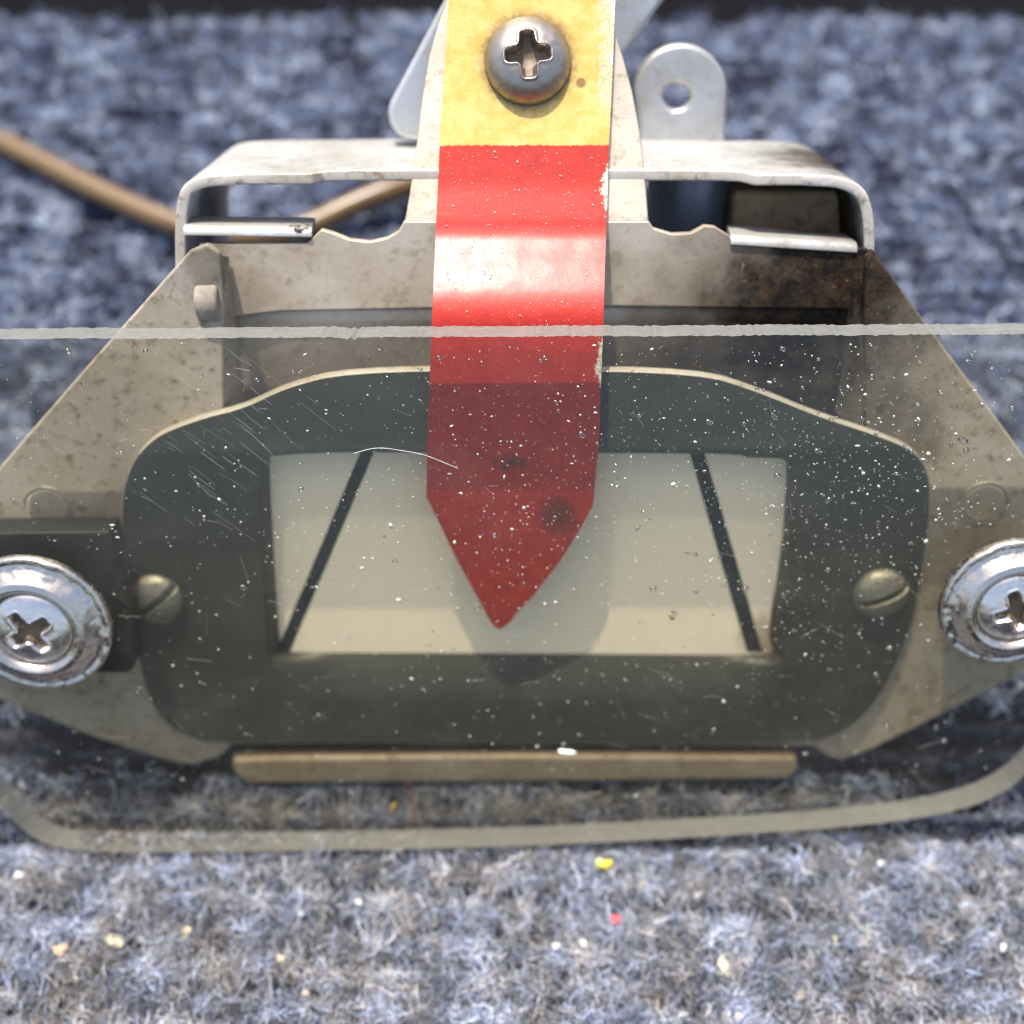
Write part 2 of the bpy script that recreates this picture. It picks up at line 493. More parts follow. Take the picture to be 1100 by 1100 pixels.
PERT = 30
PAL = np.array([(.025, .027, .04), (.055, .065, .11), (.10, .12, .20), (.16, .185, .27), (.22, .235, .27), (.30, .30, .31), (.35, .33, .30), (.60, .59, .57)])
def build_fuzz(n_near, n_far):
    inv = np.array(ROOT.inverted())
    PTS, RAD, COL = [], [], []
    ysplit = ground(550, 860).y
    for n, ya, yb_, xw, K, st, rad in ((n_near, y0 + 12, ysplit, 62, 12, .26, .034), (n_far, ysplit, y1 - 2, 100, 7, .40, .055)):
        # tufts stand in rows along the ribs; each tuft keeps its own tone
        ntu = n // PERT
        tx = rng.uniform(-xw, xw, ntu); ty = rng.uniform(ya, yb_, ntu)
        phs = ty + (vnoise(tx / 9.0 + 31, ty / 9.0 + 7) - .5) * 2.4 + tx * .045
        ty = ty - (phs - np.round(phs / PER) * PER) * .86
        ttone = rng.normal(0, .06 if ya < ysplit - 1 else .11, ntu)
        tid = rng.integers(0, ntu, n)
        nr_ = ya < ysplit - 1
        x = tx[tid] + rng.normal(0, .85 if nr_ else 1.0, n); y = ty[tid] + rng.normal(0, .34 if nr_ else .30, n)
        y = np.clip(y, ya - 2, y1 - 2)
        p = np.stack([x, y, carpet_h(x, y) - .1], 1)
        th = rng.uniform(0, 2 * math.pi, n)
        el = rng.uniform(-.3, 1.3, n)
        d = np.stack([np.cos(th) * np.cos(el), np.sin(th) * np.cos(el) , np.sin(el)], 1)
        ax = rng.normal(size=(n, 3)); ax[:, 2] *= .6
        ax /= np.linalg.norm(ax, axis=1)[:, None]
        ang = rng.normal(0, .30, n) + np.sign(rng.normal(size=n)) * .48
        L = st * rng.uniform(.5, 1.5, n)
        q = [p]
        for k in range(K - 1):
            ca, sa = np.cos(ang)[:, None], np.sin(ang)[:, None]
            d = d * ca + np.cross(ax, d) * sa + ax * (ax * d).sum(1)[:, None] * (1 - ca)
            d = d + rng.normal(0, .12, (n, 3)); d[:, 2] -= .05 + .12 * (q[-1][:, 2] > .5)
            d /= np.linalg.norm(d, axis=1)[:, None]
            q.append(q[-1] + d * L[:, None])
        Q = np.stack(q, 1)                       # n, K, 3
        Qh = np.concatenate([Q * S, np.ones(Q.shape[:2] + (1,))], 2) @ inv.T
        lz, ly = Qh[..., 2] / S, Qh[..., 1] / S
        bad = ((lz > -3.7) & (lz < .25) & (ly > -44.3)).any(1) | ((lz > -14) & (lz < -3) & (ly > -40)).any(1)
        Q = Q[~bad]; x = x[~bad]; y = y[~bad]; n = len(Q)
        t = (vnoise(x / 1.3 + 11, y / .9 + 3) * .45 + vnoise(x / 5 + 1, y / 2 + 60) * .15 + .2) if nr_ else (vnoise(x / 3.2 + 11, y / .9 + 3) * .55 + vnoise(x / 11 + 1, y / 2.2 + 60) * .25 + .12) + ttone[tid][~bad] + rng.normal(0, .30, n)
        far = .05 if ya < ysplit - 1 else .16
        t = np.clip((t - .18 - far) / .66, 0, .999)
        f = t * (len(PAL) - 1); i = f.astype(int); fr = (f - i)[:, None]
        c = PAL[i] * (1 - fr) + PAL[i + 1] * fr
        if ya < ysplit - 1:
            c = c * np.array([1.07, 1.02, .90]) * 1.35
        else:
            c = c * np.array([.88, 1.0, 1.20]) * 1.3
        if nr_:
            hb = np.clip(.5 + rng.normal(0, .33, n) + (vnoise((x * .8 + y * .6) / 2.1, (y * .8 - x * .6) / 1.7) - .5) * .9, 0, 1)[:, None]
            u_ = np.clip(.44 + (vnoise((x * .8 + y * .6) / 1.5 + 9, (y * .8 - x * .6) / 1.2) - .5) * .42 + ttone[tid][~bad] + rng.normal(0, .21, n), 0.02, 1)[:, None]
            c = (.025 + .92 * u_ ** 2.1) * (np.array([.76, .93, 1.34]) * hb + np.array([1.12, 1.02, .90]) * (1 - hb))
        PTS.append(Q.reshape(-1, 3)); RAD.append(np.tile(np.linspace(1, .55, K), n) * rad * np.repeat(rng.uniform(.6, 1.4, n), K)); COL.append((c, K, n))
    hc = bpy.data.hair_curves.new('carpet_fuzz')
    sizes = sum([[K] * n for c, K, n in COL], [])
    hc.add_curves(sizes)
    P = np.concatenate(PTS) * S
    hc.position_data.foreach_set('vector', P.astype(np.float32).ravel())
    ra = hc.attributes.get('radius') or hc.attributes.new('radius', 'FLOAT', 'POINT')
    ra.data.foreach_set('value', (np.concatenate(RAD) * S).astype(np.float32))
    ca = hc.attributes.new('fcol', 'FLOAT_VECTOR', 'CURVE')
    ca.data.foreach_set('vector', np.concatenate([c for c, K, n in COL]).astype(np.float32).ravel())
    m = MT('carpet_fibre')
    a = m.n('ShaderNodeAttribute', attribute_name='fcol')
    m.set(Base_Color=a.outputs['Vector'], Roughness=.55, Specular_IOR_Level=.35)
    o = bpy.data.objects.new('carpet_fuzz', hc)
    C.objects.link(o); hc.materials.append(m.m)
    o['kind'] = 'stuff'
    o['category'] = 'carpet pile'
    o['label'] = 'curly blue and grey wool pile of the ribbed carpet under the instrument'

build_carpet()
build_fuzz(120000, 140000)

# ------------------------------------------------------------------ the instrument
inst = bpy.data.objects.new('indicator_instrument', None)
C.objects.link(inst)
inst.matrix_world = ROOT
inst.empty_display_size = .01
inst['category'] = 'indicator'
inst['label'] = 'old metal indicator with red arrow, cream dial and smoked plate on blue carpet'

# --- outer housing shell (inverted U, open behind)
def build_shell():
    zf, zb = -14.0, -34.0
    prof = [(188, 430), (188, 320), (188, 236), (198, 203), (240, 187)]
    prof = [(188, 430), (188, 330)] + chaikin([(188, 300), (187, 216), (203, 189), (262, 186)], 3, False) + \
           [(335, 186), (345, 186), (360, 185), (560, 184), (780, 185), (800, 186), (812, 187)] + \
           chaikin([(862, 187), (916, 190), (940, 216), (940, 300)], 3, False) + [(940, 330), (942, 430)]
    P = [px(u, v, zf) for u, v in prof]
    V, F = [], []
    zs = [0, .04, .2, .5, .8, 1.0]
    for t in zs:
        for (u, v), p in zip(prof, P):
            z0_ = zf
            if 343 < u < 805:
                z0_ = zf - 1.3
            V.append((p.x * (1 - .0 * t), p.y, z0_ * (1 - t) + zb * t))
    w = len(P)
    for r in range(len(zs) - 1):
        for c in range(w - 1):
            F.append((r * w + c, (r + 1) * w + c, (r + 1) * w + c + 1, r * w + c + 1))
    o = mesh('housing', V, F, [M_shell, M_raw], inst, True)
    m = o.modifiers.new('solid', 'SOLIDIFY'); m.thickness = 1.15 * S; m.offset = 1; m.material_offset_rim = 1
    bevel(o, .22, 2, 50)
    return o
shell = build_shell()

# --- recessed front wall with its upright tab
ZW = -13.4
wall_px = [(214, 262), (330, 262), (345, 247), (356, 250), (376, 258), (398, 260), (416, 256), (428, 249), (434, 238),
           (697, 238), (702, 246), (722, 252), (742, 251), (757, 243), (768, 244), (784, 254), (798, 262), (934, 268), (936, 332), (600, 328), (300, 334), (250, 340), (210, 345)]
bracket = pslab('bracket', wall_px, ZW, 1.0, M_wall, inst, bev=.12)
fa, fb = px(214, 330, ZW - .35), px(936, 328, ZW - .35)
sheet('shading_fold', [(Vector((fa.x, fa.y - 15 * t, fa.z - 2.4 * t)), Vector((fb.x, fb.y - 15 * t, fb.z - 2.4 * t))) for t in (0, .12, .3, .6, 1)], .9, M_wall, bracket, 0, 16)  # added fold facing down, its shape gives the wall's shaded lower band
def ledge(pa, pb, dy):
    z0_ = ZW + .25
    a, b = px(*pa, z0_), px(*pb, z0_)
    r = []
    for t in np.linspace(0, 1, 7):
        ang = t * math.pi / 2
        rad = .9
        zz = z0_ - rad + rad * math.cos(ang); yy = rad * math.sin(ang)
        r.append((Vector((a.x, a.y + yy - rad, zz)), Vector((b.x, b.y + yy - rad, zz))))
    r.append((Vector((a.x + .3, a.y, z0_ - 4.6)), Vector((b.x - .3, b.y, z0_ - 4.6))))
    o = sheet('ledge', r[::-1], 1.0, M_shell, bracket, .3, 10)
    return o
ledge((196, 243), (334, 245), 0)
ledge((786, 253), (922, 262), 0)

def tabz(v):        # the tab leans back above its crease
    t = max(0, (240 - v)) / 240
    return ZW - 8.6 * t - .35 * math.sin(t * 3.14)
rows = []
Ls = [(240, 434), (225, 437), (200, 441), (150, 448), (100, 454), (60, 461), (30, 469), (0, 480), (-30, 488), (-60, 492)]
Rs = [(240, 697), (200, 694), (150, 689), (100, 680), (60, 669), (35, 661), (0, 656), (-60, 652)]
for v in list(range(240, -61, -12)):
    lu = np.interp(v, [a for a, b in Ls[::-1]], [b for a, b in Ls[::-1]])
    ru = np.interp(v, [a for a, b in Rs[::-1]], [b for a, b in Rs[::-1]])
    rows.append((px(lu, v, tabz(v)), px(ru, v, tabz(v))))
tab = sheet('tab', rows[::-1], 1.0, M_tab, bracket, .2, 10)

# --- face plate with ears
face_px = chaikin([(196, 276), (231, 268), (238, 300), (238, 440), (930, 440), (927, 300), (926, 274), (942, 272)], 0)
face_px = [(203, 270), (222, 262), (236, 272), (240, 300), (240, 464), (930, 464), (929, 300), (930, 278), (938, 268), (960, 300),
           (1040, 408), (1108, 500), (1160, 580), (1172, 640), (1150, 690), (1100, 722), (1000, 774), (935, 806), (905, 817), (888, 812), (874, 802),
           (250, 800), (238, 812), (205, 822), (180, 818), (100, 792), (0, 752), (-50, 700), (-70, 620), (-50, 560), (-4, 506), (60, 432), (100, 386), (150, 330)]
ZF = -8.4
face = pslab('face_plate', face_px, ZF, 1.1, M_face, inst, [[(275, 476), (860, 476), (860, 755), (275, 755)]], bev=.3)
# returns folding back from the ears to the wall
for u0, u1, nm in ((217, 238, 'l'), (929, 940, 'r')):
    a = px(u0, 300, ZF); b = px(u1, 300, ZF)
    yt, ybm = px(u0, 272 if nm == 'l' else 296, ZF).y, px(u0, 460, ZF).y
    R = []
    for t in np.linspace(0, 1, 8):
        sx = (b.x - .2) if nm == 'l' else (a.x + .2)
        sgn = 1 if nm == 'l' else -1
        R.append((Vector((sx - sgn * 1.2 * (1 - math.sin(t * math.pi / 2)), ybm, ZF - .1 - 4.6 * t)), Vector((sx - sgn * 1.2 * (1 - math.sin(t * math.pi / 2)), yt - 1.5 * t, ZF - .1 - 4.6 * t))))
    sheet('side_return', R if nm == 'l' else R[::-1], .7, M_face, face, .1, 8)
# pin through the left return
c = px(214, 322, -9.6)
prism('pin', Matrix.Translation(c) @ Matrix.Rotation(math.radians(86), 4, 'Y'), 2.15, 2.4, M_face, face, bev=.4)
# embossed rivets of the ears
def rivet_h(R):
    def f(x, y):
        r = np.hypot(x, y)
        return .10 - .22 * np.exp(-((r - R * .92) / .14) ** 2) + .04 * vnoise(x * 2 + 9, y * 2)
    return f
for (u, v) in ((51, 546), (1057, 541)):
    c = px(u, v, ZF + .12)
    disc('rivet', 2.55, rivet_h(2.55), M_face, face, Matrix.Translation(c), 24, 64, .2)

# --- bottom lip
lip = pslab('lip', [(248, 817), (300, 815), (560, 813), (856, 815), (858, 828), (848, 838), (560, 841), (268, 843), (252, 834)], -6.6, 2.2, M_lip, inst, bev=.55)

# --- dark bezel with rolled opening
def ring_px(poly, cu, cv, n):
    out = []
    m = len(poly)
    for k in range(n):
        a = 2 * math.pi * k / n
        dx, dy = math.cos(a), math.sin(a)
        best = None
        for i in range(m):
            x1, y1_ = poly[i][0] - cu, poly[i][1] - cv
            x2, y2 = poly[(i + 1) % m][0] - cu, poly[(i + 1) % m][1] - cv
            ex, ey = x2 - x1, y2 - y1_
            den = dx * ey - dy * ex
            if abs(den) < 1e-9: continue
            t = (x1 * ey - y1_ * ex) / den
            s_ = (x1 * dy - y1_ * dx) / den
            if t > 0 and -1e-6 <= s_ <= 1 + 1e-6 and (best is None or t > best):
                best = t
        out.append((cu + dx * best, cv + dy * best))
    return out

def corner_angles(poly, cu, cv):
    return [math.atan2(p[1] - cv, p[0] - cu) for p in poly]

def build_bezel():
    outer = chaikin([(129, 560), (133, 510), (160, 470), (215, 449), (262, 438), (305, 416), (372, 399), (560, 397), (752, 400), (815, 420), (880, 447),
                     (940, 466), (985, 484), (1001, 512), (999, 570), (985, 655), (966, 712), (935, 765), (900, 792), (845, 800), (560, 800),
                     (250, 800), (196, 794), (160, 760), (144, 690), (136, 620)], 2)
    of = chaikin([(278, 500), (292, 486), (560, 486), (838, 488), (856, 500), (850, 620), (842, 735), (828, 752), (560, 752), (305, 752), (288, 740), (282, 620)], 1)
    ob = chaikin([(289, 489), (292, 486), (560, 489), (842, 491), (846, 494), (840, 590), (824, 680), (832, 701), (828, 704), (560, 702), (304, 701), (301, 698), (292, 560)], 1)
    cu, cv, n = 567, 598, 320
    ro, rf, rb = (ring_px(p, cu, cv, n) for p in (outer, of, ob))
    ZT, ZB, ZD = -7.0, -8.35, -9.2
    O = [px(u, v, ZT) for u, v in ro]
    Fm = [px(u, v, ZT) for u, v in rf]
    B = [px(u, v, ZD) for u, v in rb]
    # keep the roll inside the opening at the top
    cx, cy = px(cu, cv, ZT).x, px(cu, cv, ZT).y
    shr = lambda p, k, z: Vector((p.x + (cx - p.x) * k, p.y + (cy - p.y) * k, z))
    rings = [[Vector((p.x, p.y, ZB)) for p in O], [Vector((p.x, p.y, ZT - .15)) for p in O], [shr(p, .004, ZT) for p in O]]
    for t in (.25, .5, .75):
        rings.append([o.lerp(f, t) for o, f in zip(rings[2], Fm)])
    for t in np.linspace(0, 1, 9):
        a = t * math.pi / 2
        row = []
        for f, b in zip(Fm, B):
            if b.y > 0 and abs(b.x) < 24.5:
                b = Vector((b.x, f.y - .05, b.z))
            k = t ** .9; kz = t ** 1.35
            row.append(Vector((f.x + (b.x - f.x) * k, f.y + (b.y - f.y) * k, ZT + (ZD - ZT) * kz)))
        rings.append(row)
    V = [tuple(p) for r in rings for p in r]
    F, idx = [], []
    for r in range(len(rings) - 1):
        for i in range(n):
            j = (i + 1) % n
            F.append((r * n + i, r * n + j, (r + 1) * n + j, (r + 1) * n + i))
            idx.append(1 if r < 2 else 0)
    o = mesh('bezel', V, F, [M_bezel, M_bezel_edge], inst, True, idx)
    me = o.data
    bm = bmesh.new(); bm.from_mesh(me)
    bmesh.ops.recalc_face_normals(bm, faces=bm.faces[:])
    if sum(f.normal.z * f.calc_area() for f in bm.faces) < 0:
        bmesh.ops.reverse_faces(bm, faces=bm.faces[:])
    for e in bm.edges:
        if len(e.link_faces) == 2 and e.calc_face_angle(0) > .6: e.smooth = False
    bm.to_mesh(me); bm.free()
    return o
bezel = build_bezel()

# --- dial and its two marker lines
ZDIAL = -9.28
dial = pslab('dial', [(281, 480), (854, 480), (854, 742), (281, 742)], ZDIAL, .8, M_dial, inst, bev=0)
def bar(u0, v0, u1, v1, w0, w1):
    n = 12
    L, R = [], []
    for i in range(n + 1):
        t = i / n
        u, v, w = u0 + (u1 - u0) * t, v0 + (v1 - v0) * t, w0 + (w1 - w0) * t
        w += random.uniform(-.5, .5)
        L.append((u - w / 2, v)); R.append((u + w / 2, v))
    pslab('marker_line', L + R[::-1], ZDIAL + .05, .06, M_black, dial, bev=0)
bar(401, 470, 304, 700, 15, 15)
bar(744, 470, 811, 700, 16, 17)

# --- screws
def cross_mask(L, w, seed):
    def f(x, y):
        ax, ay = np.abs(x), np.abs(y)
        tw = lambda t: w * (.5 + .16 * (1 - t / L))
        s = np.minimum(np.maximum(ax - L, ay - tw(ax)), np.maximum(ay - L, ax - tw(ay)))
        s = np.minimum(s, (ax + ay) - w * 1.5) + (vnoise(x * 3 + seed, y * 3) - .5) * .3
        return (s < -.06).astype(float)
    return f
def phillips(R, H, L, w, D, edge=.55, seed=0):
    def f(x, y):
        r = np.hypot(x, y)
        z = H * (1 - np.clip(r / R, 0, 1) ** 2.6) ** .62
        ax, ay = np.abs(x), np.abs(y)
        tw = lambda t: w * (.5 + .16 * (1 - t / L))
        rd = .24 * w
        bx = lambda p, q: np.hypot(np.maximum(p - (L - rd), 0), np.maximum(q - (tw(p) - rd), 0)) - rd + np.minimum(np.maximum(p - (L - rd), q - (tw(p) - rd)), 0)
        s = np.minimum(bx(ax, ay), bx(ay, ax))
        s = np.minimum(s, (ax + ay) - w * 1.5)
        s = s + (vnoise(x * 3 + seed, y * 3) - .5) * .05
        dd = D * (1 - .55 * (r / L) ** 1.5)
        z = z - np.clip(dd, .3, D) * sstep(.16, -.30, s)
        z = z + .10 * np.exp(-((s - .22) / .14) ** 2)
        return z + .05 * (vnoise(x * 1.5 + seed, y * 1.5 + 3) - .5)
    return f
def slotted(R, H, w, D, ang):
    def f(x, y):
        r = np.hypot(x, y)
        z = H * np.sqrt(np.clip(1 - (r / (R * 1.02)) ** 2, 0, 1))
        d = np.abs(-x * math.sin(ang) + y * math.cos(ang))
        return z - D * sstep(w / 2 + .08, w / 2 - .08, d) * sstep(R * .02, R * .3, R - r + .3) + .06 * (vnoise(x * 2, y * 2) - .5)
    return f

# --- pointer
def pz(v):
    # flat behind the plate, then a bend leaning back, then along the tab
    return float(np.interp(v, [240, 252, 262, 290, 315, 338, 355, 375, 420, 540, 680],
                           [-12.0, -11.55, -10.8, -8.6, -6.8, -5.6, -5.25, -5.0, -4.85, -4.75, -4.7])) if v > 240 else tabz(v) + 1.05 + .35 * max(0, (v - 200) / 40) 
PL = ([-60, 0, 160, 350, 480, 534, 560, 600, 640, 655, 665, 672, 675.5], [486, 482, 472, 463.5, 459, 458, 471, 490, 512, 520, 525, 530, 535])
PR = ([-60, 0, 100, 160, 350, 480, 544, 560, 600, 640, 655, 665, 672, 675.5], [664, 661, 657, 654, 648, 643, 637, 628, 604, 573, 558, 551, 544, 539])
vs_ = sorted(set(list(range(-60, 530, 10)) + [534, 544, 552, 560, 575, 590, 600, 620, 640, 650, 656, 662, 667, 671, 673.5, 675.5]))
rows = []
for v in vs_:
    z = pz(v)
    rows.append((px(np.interp(v, *PL), v, z), px(np.interp(v, *PR), v, z)))
Y_EDGE = px(560, 156, pz(156)).y
XR = px(653, 200, pz(200)).x
SPOT_C = tuple(px(624, 89, pz(89)))
CHIP_A = tuple(px(657, 205, pz(205)))
CHIP_B = tuple(px(648, 390, pz(390)))
SMUDGE_B = tuple(px(548, 496, pz(496)))
SMUDGE_C = tuple(px(600, 555, pz(555)))
sv = 66
SC = px(567, sv, pz(sv)); SCREW_C = tuple(SC)
M_pointer = pointer_mat()
pointer = sheet('pointer', rows, .8, [M_pointer, M_tab], inst, .12, 16)

tilt = math.atan2(tabz(200) - tabz(40), px(560, 40, tabz(40)).y - px(560, 200, tabz(200)).y)
MS = Matrix.Translation(SC) @ Matrix.Rotation(-tilt, 4, 'X')
disc('screw', 4.3, phillips(4.3, 2.6, 2.15, 1.15, 1.8, seed=3), M_dark_screw, pointer, MS @ Matrix.Rotation(math.radians(4), 4, 'Z'), 70, 220, .5, cross_mask(2.05, 1.05, 3))

# --- slotted bezel screws
for u, v, a in ((168, 643, math.radians(38)), (946, 637, math.radians(24))):
    c = px(u, v, -6.95)
    disc('screw', 3.05, slotted(3.05, 1.6, .75, 1.0, a), M_brass, bezel, Matrix.Translation(c), 60, 180, .3)

# --- spacers between ears and clear plate
pad = pslab('spacer_pad', [(-70, 574), (117, 571), (122, 592), (126, 640), (141, 655), (143, 718), (138, 723), (-70, 724)], -3.3, 3.6, M_pad, inst, bev=.2)
c = px(1088, 655, -3.3)
prism('spacer_ring', Matrix.Translation(c - Vector((0, 0, 5.0))), 5.6, 4.95, M_face, inst)

# --- smoked plate
def plate_mat():
    m = MT('smoked_clear_plastic')
    t = m.t
    t.nodes.remove(m.b)
    geo = m.n('ShaderNodeNewGeometry')
    dot = m.n('ShaderNodeVectorMath', operation='DOT_PRODUCT')
    m.l(geo.outputs['Incoming'], dot.inputs[0]); m.l(geo.outputs['Normal'], dot.inputs[1])
    cs = m.math('MAXIMUM', m.math('ABSOLUTE', dot.outputs['Value']), .12)
    # dust film: optical thickness grows with the slant of the light through it
    big = m.noise(.06, 4, .6)
    scr = m.noise(1.0, 3, .6, stretch=(.25, 7, 1, math.radians(35)))
    tau = m.math('MULTIPLY_ADD', m.ramp(m.noise(.09, 5, .65, stretch=(1, 2.2, 1, .5)), .45, .78), .034, .014)
    tau = m.math('ADD', tau, m.math('MULTIPLY', m.ramp(scr, .6, .8), .012))
    film = m.math('SUBTRACT', 1.0, m.math('EXPONENT', m.math('MULTIPLY', m.math('DIVIDE', tau, cs), -1.0)))
    tr = m.n('ShaderNodeBsdfTransparent')
    # smoke: Beer-Lambert over half the thickness at each face
    sp = m.math('SQRT', m.math('SUBTRACT', 1.0, m.math('DIVIDE', m.math('SUBTRACT', 1.0, m.math('MULTIPLY', cs, cs)), 2.22)))
    path = m.math('DIVIDE', 1.0, sp)
    cols = []
    cmb = m.n('ShaderNodeCombineColor')
    for k, a in enumerate((.105, .122, .178)):
        m.l(m.math('EXPONENT', m.math('MULTIPLY', path, -a)), cmb.inputs[k])
    m.l(cmb.outputs[0], tr.inputs[0])
    df = m.n('ShaderNodeBsdfDiffuse'); df.inputs[0].default_value = (.62, .60, .54, 1)
    tl = m.n('ShaderNodeBsdfTranslucent'); tl.inputs[0].default_value = (.62, .60, .54, 1)
    mx0 = m.n('ShaderNodeMixShader'); mx0.inputs[0].default_value = .5
    m.l(df.outputs[0], mx0.inputs[1]); m.l(tl.outputs[0], mx0.inputs[2])
    mx1 = m.n('ShaderNodeMixShader'); m.l(film, mx1.inputs[0]); m.l(tr.outputs[0], mx1.inputs[1]); m.l(mx0.outputs[0], mx1.inputs[2])
    gl = m.n('ShaderNodeBsdfGlossy'); gl.inputs['Roughness'].default_value = .08
    fr = m.n('ShaderNodeFresnel'); fr.inputs[0].default_value = 1.40
    # only the outer side of each face mirrors (IOR flips inside a solid)
    fac = m.math('MULTIPLY', fr.outputs[0], m.math('SUBTRACT', 1.0, geo.outputs['Backfacing']))
    bp = m.n('ShaderNodeBump'); bp.inputs['Strength'].default_value = .15; bp.inputs['Distance'].default_value = .05 * S
    m.l(scr, bp.inputs['Height']); m.l(bp.outputs[0], gl.inputs['Normal'])
    mx2 = m.n('ShaderNodeMixShader'); m.l(fac, mx2.inputs[0]); m.l(mx1.outputs[0], mx2.inputs[1]); m.l(gl.outputs[0], mx2.inputs[2])
    m.l(mx2.outputs[0], m.out.inputs[0])
    return m.m
def plate_edge():
    m = MT('sawn_plastic_edge')
    n1 = m.noise(1.0, 6, .8, stretch=(.6, 3, 3)); n2 = m.noise(4, 4, .7)
    col = m.mix(n1, (.09, .095, .09), (.44, .44, .40))
    m.set(Base_Color=col, Roughness=.5)
    m.bump(m.math('ADD', n1, n2), .6, .15)
    b2 = m.n('ShaderNodeBsdfTranslucent'); m.l(col, b2.inputs[0])
    tr = m.n('ShaderNodeBsdfTransparent'); tr.inputs[0].default_value = (.75, .75, .70, 1)
    a = m.n('ShaderNodeMixShader'); a.inputs[0].default_value = .35
    m.l(m.b.outputs[0], a.inputs[1]); m.l(b2.outputs[0], a.inputs[2])
    b = m.n('ShaderNodeMixShader'); b.inputs[0].default_value = .30
    m.l(a.outputs[0], b.inputs[1]); m.l(tr.outputs[0], b.inputs[2])
    m.l(b.outputs[0], m.out.inputs[0])
    return m.m
M_plate, M_pedge = plate_mat(), plate_edge()
top = []
for i, u in enumerate(np.linspace(-75, 1175, 300)):
    top.append((u, 364.5 - 5.5 * max(0, min(1, u / 1100)) + .8 * (vnoise(np.array([u / 40.0]), np.array([4.0]))[0] - .5) + .7 * random.uniform(-1, 1) + (random.random() < .08) * random.uniform(0, 2.5)))
low = chaikin([(1175, 560), (1165, 700), (1128, 800), (1085, 852), (1005, 878), (860, 893), (560, 910), (250, 915), (75, 916), (28, 898), (-8, 855), (-48, 790), (-72, 700), (-78, 560)], 2, False)
TP = 3.2
plate = pslab('clear_plate', top + low, 0, TP, [M_plate, M_pedge], inst, bev=0, edge_idx=1)
plate.visible_shadow = True

# --- cup washers with phillips screws holding the plate
def cup(R, seed):
    def f(x, y):
        r = np.hypot(x, y) / R
        z = np.interp(r, [0, .50, .53, .56, .62, .70, .78, .84, .90, .95, .985, 1.0], [.9, .9, 1.2, 1.75, 2.15, 2.0, 1.35, .9, .75, .85, .8, .35])
        d = (vnoise(x * .8 + seed, y * .8) - .5) * .30 + (vnoise(x * 2.2 + seed, y * 2.2) - .5) * .10
        return z + d * sstep(.72, .82, r) * sstep(1.0, .96, r)
    return f
for (u, v, rp, a, sd) in ((37, 671, 83, 33, 5), (1087, 648, 77, 22, 40)):
    c = px(u, v, 0.6)
    R = (px(u + rp, v, .6) - c).x
    w = disc('cup_washer', R, cup(R, sd), M_chrome, inst, Matrix.Translation(c - Vector((0, 0, .55))), 80, 240, .0)
    disc('screw', R * .52, phillips(R * .52, .95, R * .31, R * .135, 1.3, seed=sd), M_screw, w,
         Matrix.Translation(c + Vector((0, 0, .75))) @ Matrix.Rotation(math.radians(a), 4, 'Z'), 70, 220, .4, cross_mask(R * .30, R * .125, sd))

# --- parts behind: silver lug, arms, coil, rusty block, cable
zl = -33
ang = np.linspace(0, 2 * math.pi, 41)[:-1]
lug = [(732 + 50 * math.cos(a), 99 - 52 * math.sin(a)) for a in np.linspace(0, math.pi, 26)] + [(682, 130), (684, 166), (786, 166), (782, 130)]
lug = [(732 + 50 * math.cos(a), 99 - 52 * math.sin(a)) for a in np.linspace(-.1, math.pi + .1, 30)] + [(690, 170), (778, 170)]
pslab('terminal_lug', lug, zl, 2.0, M_lug, inst, [[(727 + 14 * math.cos(a), 104 - 14 * math.sin(a)) for a in ang[::2]]], bev=.6)
def arm(name, u0, v0, u1, v1, w0, w1, z, th, mat, round0=True):
    dx, dy = u1 - u0, v1 - v0
    L = math.hypot(dx, dy); dx, dy = dx / L, dy / L
    pts = []
    for a in np.linspace(math.pi / 2, 3 * math.pi / 2, 12):
        pts.append((u0 + w0 * (math.cos(a) * dx - math.sin(a) * dy), v0 + w0 * (math.cos(a) * dy + math.sin(a) * dx)))
    pts += [(u1 + w1 * dy, v1 - w1 * dx), (u1 - w1 * dy, v1 + w1 * dx)]
    return pslab(name, pts, z, th, mat, inst, bev=.7)
arm('arm', 446, 122, 560, -80, 30, 36, -28, 4, M_lug)
arm('arm', 600, 100, 740, -90, 30, 34, -33, 3, M_lug)
cc = px(738, 230, -26)
prism('coil', Matrix.Translation((cc.x, cc.y - 16, -27)) @ Matrix.Rotation(math.radians(-90), 4, 'X'), 4.4, 22, M_grey, inst, bev=.5)
a0, b0 = px(788, 205, -24), px(905, 300, -24)
slab('block', [(a0.x, a0.y), (b0.x, a0.y), (b0.x, b0.y - 14), (a0.x, b0.y - 14)], -24, 9, M_rusty, inst, bev=.8)

def tube(name, pts, r, mat, parent):
    pts = chaikin([tuple(p) for p in pts], 3, False)
    V, F = [], []
    n = 20
    for i, p in enumerate(pts):
        p = Vector(p)
        t = (Vector(pts[min(i + 1, len(pts) - 1)]) - Vector(pts[max(i - 1, 0)])).normalized()
        s_ = t.cross(Vector((0, 0, 1))).normalized(); q_ = s_.cross(t)
        for k in range(n):
            a = 2 * math.pi * k / n
            V.append(tuple(p + (s_ * math.cos(a) + q_ * math.sin(a)) * r))
    for i in range(len(pts) - 1):
        for k in range(n):
            F.append((i * n + k, i * n + (k + 1) % n, (i + 1) * n + (k + 1) % n, (i + 1) * n + k))
    F.append(tuple(range(n))[::-1]); F.append(tuple(range((len(pts) - 1) * n, len(pts) * n)))
    return mesh(name, V, F, mat, parent, True)
mk = MT('tan_cable_jacket')
mk.set(Base_Color=mk.mix(mk.noise(.3, 4, .6), (.085, .048, .018), (.14, .085, .035)), Roughness=.34)
M_cable = mk.m
RI = ROOT.inverted()
